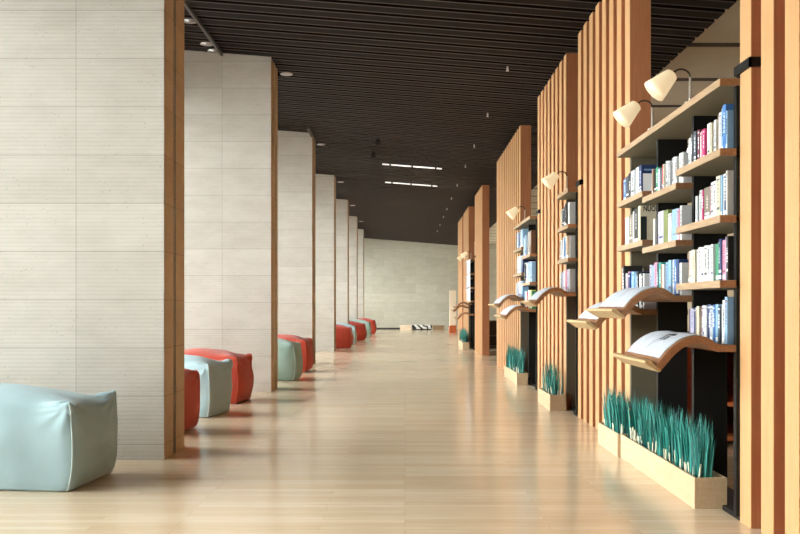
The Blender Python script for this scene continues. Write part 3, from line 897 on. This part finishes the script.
# ------------------------------------------------------------------ ceiling fixtures
def baff_y(y): return -3.8 + pitch * round((y + 3.8) / pitch) + BW / 2
def make_downlight():
    e = empty('downlight', (0, 0, 0), 'x', 'light', 'recessed downlights in the dark ceiling')
    mb = MB(); mb.tube([(0, 0, -.003), (0, 0, -.012), (0, 0, -.015), (0, 0, -.010), (0, 0, -.005)], [.095, .098, .09, .07, .066], 24, caps=False)
    mb.build('housing', M['steel'], e, smooth=True)
    mb = MB(); mb.tube([(0, 0, -.009), (0, 0, -.005)], [.055, .055], 24); mb.build('lens', M['glow'], e)
    return e
dl = make_downlight()
dspots = [(-2.87, 11.7, 'nearest of three round ceiling lights between the first two pillars'),
          (-2.87, 12.6, 'middle of three round ceiling lights between the first two pillars'),
          (-2.84, 13.25, 'round ceiling light touching the top of the second pillar'),
          (-1.90, 14.3, 'round ceiling light just past the top corner of the second pillar'),
          (-1.93, 20.4, 'round ceiling light just past the top corner of the third pillar'),
          (-1.93, 26.6, 'round ceiling light just past the top corner of the fourth pillar'),
          (-1.93, 32.7, 'round ceiling light just past the top corner of the fifth pillar'),
          (-1.93, 38.9, 'round ceiling light just past the top corner of the sixth pillar')]
for i, (x, y, lab) in enumerate(dspots):
    o = dl if i == 0 else copy_tree(dl)
    o.location = (x, baff_y(y), ceil_z(x) - .008); o['label'] = lab
def linear(y, lab):
    e = empty('linear_ceiling_light', (0, y, 0), lab, 'light', 'long white ceiling lights')
    xs = [-.60, -.38, .18, .78, .96]
    tilt = lambda x: ceil_z(x)
    def bar(x0, x1, ya, yb, a, b):
        q = MB()
        vs = [(x0, ya, tilt(x0) - b), (x1, ya, tilt(x1) - b), (x1, yb, tilt(x1) - b), (x0, yb, tilt(x0) - b),
              (x0, ya, tilt(x0) - a), (x1, ya, tilt(x1) - a), (x1, yb, tilt(x1) - a), (x0, yb, tilt(x0) - a)]
        q.add(vs, [(0, 3, 2, 1), (4, 5, 6, 7), (0, 1, 5, 4), (1, 2, 6, 5), (2, 3, 7, 6), (3, 0, 4, 7)]); return q
    bar(-.62, .98, -.05, .05, 0.0065, .010).build('mounting_rail', M['baffle'], e)
    for a, b in zip(xs, xs[1:]):
        bar(a + .022, b - .022, -.035, .035, .010, .036).build('tube', M['tube'], e, bevel=.01)
linear(22.6, 'nearer of two long white ceiling lights')
linear(25.9, 'farther of two long white ceiling lights')

def spot(x, y, lab):
    e = empty('ceiling_spotlight', (x, y, ceil_z(x)), lab, 'spotlight', 'small black spotlights under the ceiling')
    mb = MB(); mb.tube([(0, 0, 0.0), (0, 0, -.05)], .012, 10); mb.build('stem', M['black'], e)
    mb = MB(); mb.tube([(0, .05, -.03), (0, .03, -.06), (0, -.06, -.14), (0, -.065, -.145)], [.03, .055, .06, .05], 18)
    mb.build('head', M['black'], e, smooth=True)
spot(-.58, baff_y(18.8), 'nearer of two small black spotlights on the ceiling')
spot(-.74, baff_y(20.7), 'farther of two small black spotlights on the ceiling')
def make_sprinkler():
    e = empty('sprinkler', (0, 0, 0), 'x', 'sprinkler', 'row of small ceiling sprinklers')
    mb = MB(); mb.tube([(0, 0, 0), (0, 0, -.035)], .014, 8); mb.build('pipe', M['steel'], e)
    mb = MB(); mb.tube([(0, 0, -.035), (0, 0, -.045), (0, 0, -.06), (0, 0, -.066)], [.010, .02, .012, .026], 10); mb.build('head', M['steel'], e)
    return e
sp = make_sprinkler()
SPY = [12.8, 15.9, 18.9, 21.8, 25.2, 28.3, 31.4, 34.3, 37.7, 40.6]
SPL = ['nearest', 'second nearest', 'third nearest', 'fourth nearest', 'fifth nearest', 'sixth nearest', 'fourth farthest', 'third farthest', 'second farthest', 'farthest']
for i, y in enumerate(SPY):
    o = sp if i == 0 else copy_tree(sp)
    o.location = (1.484, baff_y(y), ceil_z(1.484)); o['label'] = SPL[i] + ' ceiling sprinkler in the right hand row'
# grey rail under the baffles near the first pillar
mb = MB(); xr = -2.74; mb.box(-.018, .018, 0, 2.35, -.05, 0)
tag(mb.build('ceiling_rail', plain('grey rail paint', (.07, .06, .055, 1), .5, .2), None, (xr, 10.95, ceil_z(xr) - .008)), 'grey metal rail under the ceiling before the second pillar', 'rail')
mb = MB(); mb.box(-.025, .025, 0, .9, -.05, 0)
tag(mb.build('ceiling_rail', bpy.data.materials['grey rail paint'], None, (-2.03, 18.5, ceil_z(-2.03) - .008)), 'short grey metal rail under the ceiling before the third pillar', 'rail')

# unseen lamps, added to light the cream ceiling behind the screens
def added_room_lamp(y, lab):
    e = empty('added_unseen_light', (6.4, y, cz), lab, 'light', 'added unseen ceiling lights behind the screens')
    mb = MB(); mb.box(-.4, .4, -.25, .25, -.06, -.001); mb.build('housing', M['steel'], e)
    mb = MB(); mb.box(-.36, .36, -.22, .22, -.068, -.06); mb.build('lens', M['panel'], e)
M['panel'] = emit('added unseen light lens', (1, .96, .90, 1), 24.0)
for y, lab in ((3.2, 'nearest'), (8.6, 'second nearest'), (14.0, 'third nearest'), (19.4, 'fourth nearest'), (24.8, 'third farthest'), (30.2, 'second farthest'), (38, 'farthest')):
    added_room_lamp(y, lab + ' added unseen ceiling light behind the slatted screens')

# ------------------------------------------------------------------ things at the far end
e = empty('totem', (2.3, 42.8, 0), 'cream upright panel on an orange base at the far end', 'panel')
mb = MB(); mb.box(-.16, .16, 0, .18, .36, 2.05); mb.build('panel', M['cream'], e, bevel=.01)
mb = MB(); mb.box(-.18, .18, -.04, .22, 0, .36); tag(mb.build('base', M['terracotta'], e, bevel=.01), 'orange wooden base')
def bench(x0, x1, y, h, mat, lab, cat, name):
    e = empty(name, ((x0 + x1) / 2, y, 0), lab, cat); w = (x1 - x0) / 2
    mb = MB(); mb.box(-w, w, 0, .5, h - .08, h); mb.build('top', mat, e, bevel=.01)
    mb = MB(); mb.box(-w + .03, w - .03, .03, .47, 0, h - .08); mb.build('base', mat, e)
    return e
bench(-.30, .36, 48.2, .26, M['cream'], 'low white bench against the end wall', 'bench', 'low_bench')
bench(1.5, 2.15, 48.2, .25, M['oak'], 'low wooden bench against the end wall at right', 'bench', 'low_bench')
# patterned black and white seat between the benches
def zebra():
    M_ = Mat('black and white patterned cloth', (.8, .8, .8, 1), .8)
    wv = M_.node('ShaderNodeTexWave', wave_type='BANDS', bands_direction='DIAGONAL'); wv.inputs['Scale'].default_value = 1.6
    wv.inputs['Distortion'].default_value = 7; wv.inputs['Detail'].default_value = 2; wv.inputs['Detail Scale'].default_value = 1.5
    M_.link(M_.coords(), wv.inputs['Vector'])
    M_.color(M_.ramp(wv.outputs['Fac'], [(.42, (.03, .03, .03, 1)), (.5, (.85, .85, .83, 1))]))
    return M_.m
e = empty('patterned_seat', (.92, 48.2, 0), 'low black and white patterned seat between the two benches', 'seat')
mb = MB(); mb.box(-.54, .54, 0, .5, .05, .28); mb.build('cushion', zebra(), e, bevel=.04)
mb = MB(); mb.box(-.5, .5, .04, .46, 0, .05); mb.build('base', M['black'], e)

# ------------------------------------------------------------------ furniture seen through the openings on the right
def cabinet(x0, x1, y0, y1, h, body, back, lab):
    e = empty('low_cabinet', (x0, y0, 0), lab, 'cabinet'); w, d = x1 - x0, y1 - y0
    mb = MB(); mb.box(0, w, 0, d, h - .05, h); mb.build('top', back, e, bevel=.004)
    mb = MB(); mb.box(0, .04, 0, d, 0, h - .05); mb.box(w - .04, w, 0, d, 0, h - .05); mb.build('side_panel', body, e)
    for z in (.04, .36):
        mb = MB(); mb.box(.04, w - .04, .02, d - .02, z, z + .04); mb.build('shelf', body, e)
    mb = MB(); mb.box(.04, w - .04, d - .03, d, 0, h - .05); mb.build('back_panel', back, e)
    return e
cabinet(2.9, 3.4, 8.3, 12.8, 1.0, M['orange_wood'], M['orange_wood'], 'orange wooden cabinet glimpsed behind the nearest bookcase')
cabinet(2.5, 4.4, 27.0, 27.4, .86, M['darkwood'], M['darkwood'], 'low dark bookshelf glimpsed through the gap between the screens')

# ------------------------------------------------------------------ light, camera
w = bpy.data.worlds.new('sky'); SC.world = w; w.use_nodes = True
bg = w.node_tree.nodes['Background']
bg.inputs['Color'].default_value = (.95, .98, 1.0, 1)
bg.inputs['Strength'].default_value = 21.3

cam = bpy.data.cameras.new('camera'); co = bpy.data.objects.new('camera', cam); C.objects.link(co)
cam.sensor_width = 36; cam.sensor_fit = 'HORIZONTAL'; cam.lens = F * 36 / 800
cam.shift_x = -5 / 800; cam.shift_y = (306 - 267) / 800
cam.clip_start = .05; cam.clip_end = 200
co.location = (0, 0, EYE); co.rotation_euler = (math.pi / 2, 0, 0)
SC.camera = co
SC.view_settings.view_transform = 'Standard'; SC.view_settings.look = 'None'
SC.view_settings.gamma = 1; SC.view_settings.use_curve_mapping = False
SC.view_settings.exposure = 0.0
SC.cycles.max_bounces = 14; SC.cycles.diffuse_bounces = 8; SC.cycles.glossy_bounces = 4; SC.cycles.transparent_max_bounces = 12
SC.cycles.use_denoising = True
SC.cycles.sample_clamp_indirect = 6
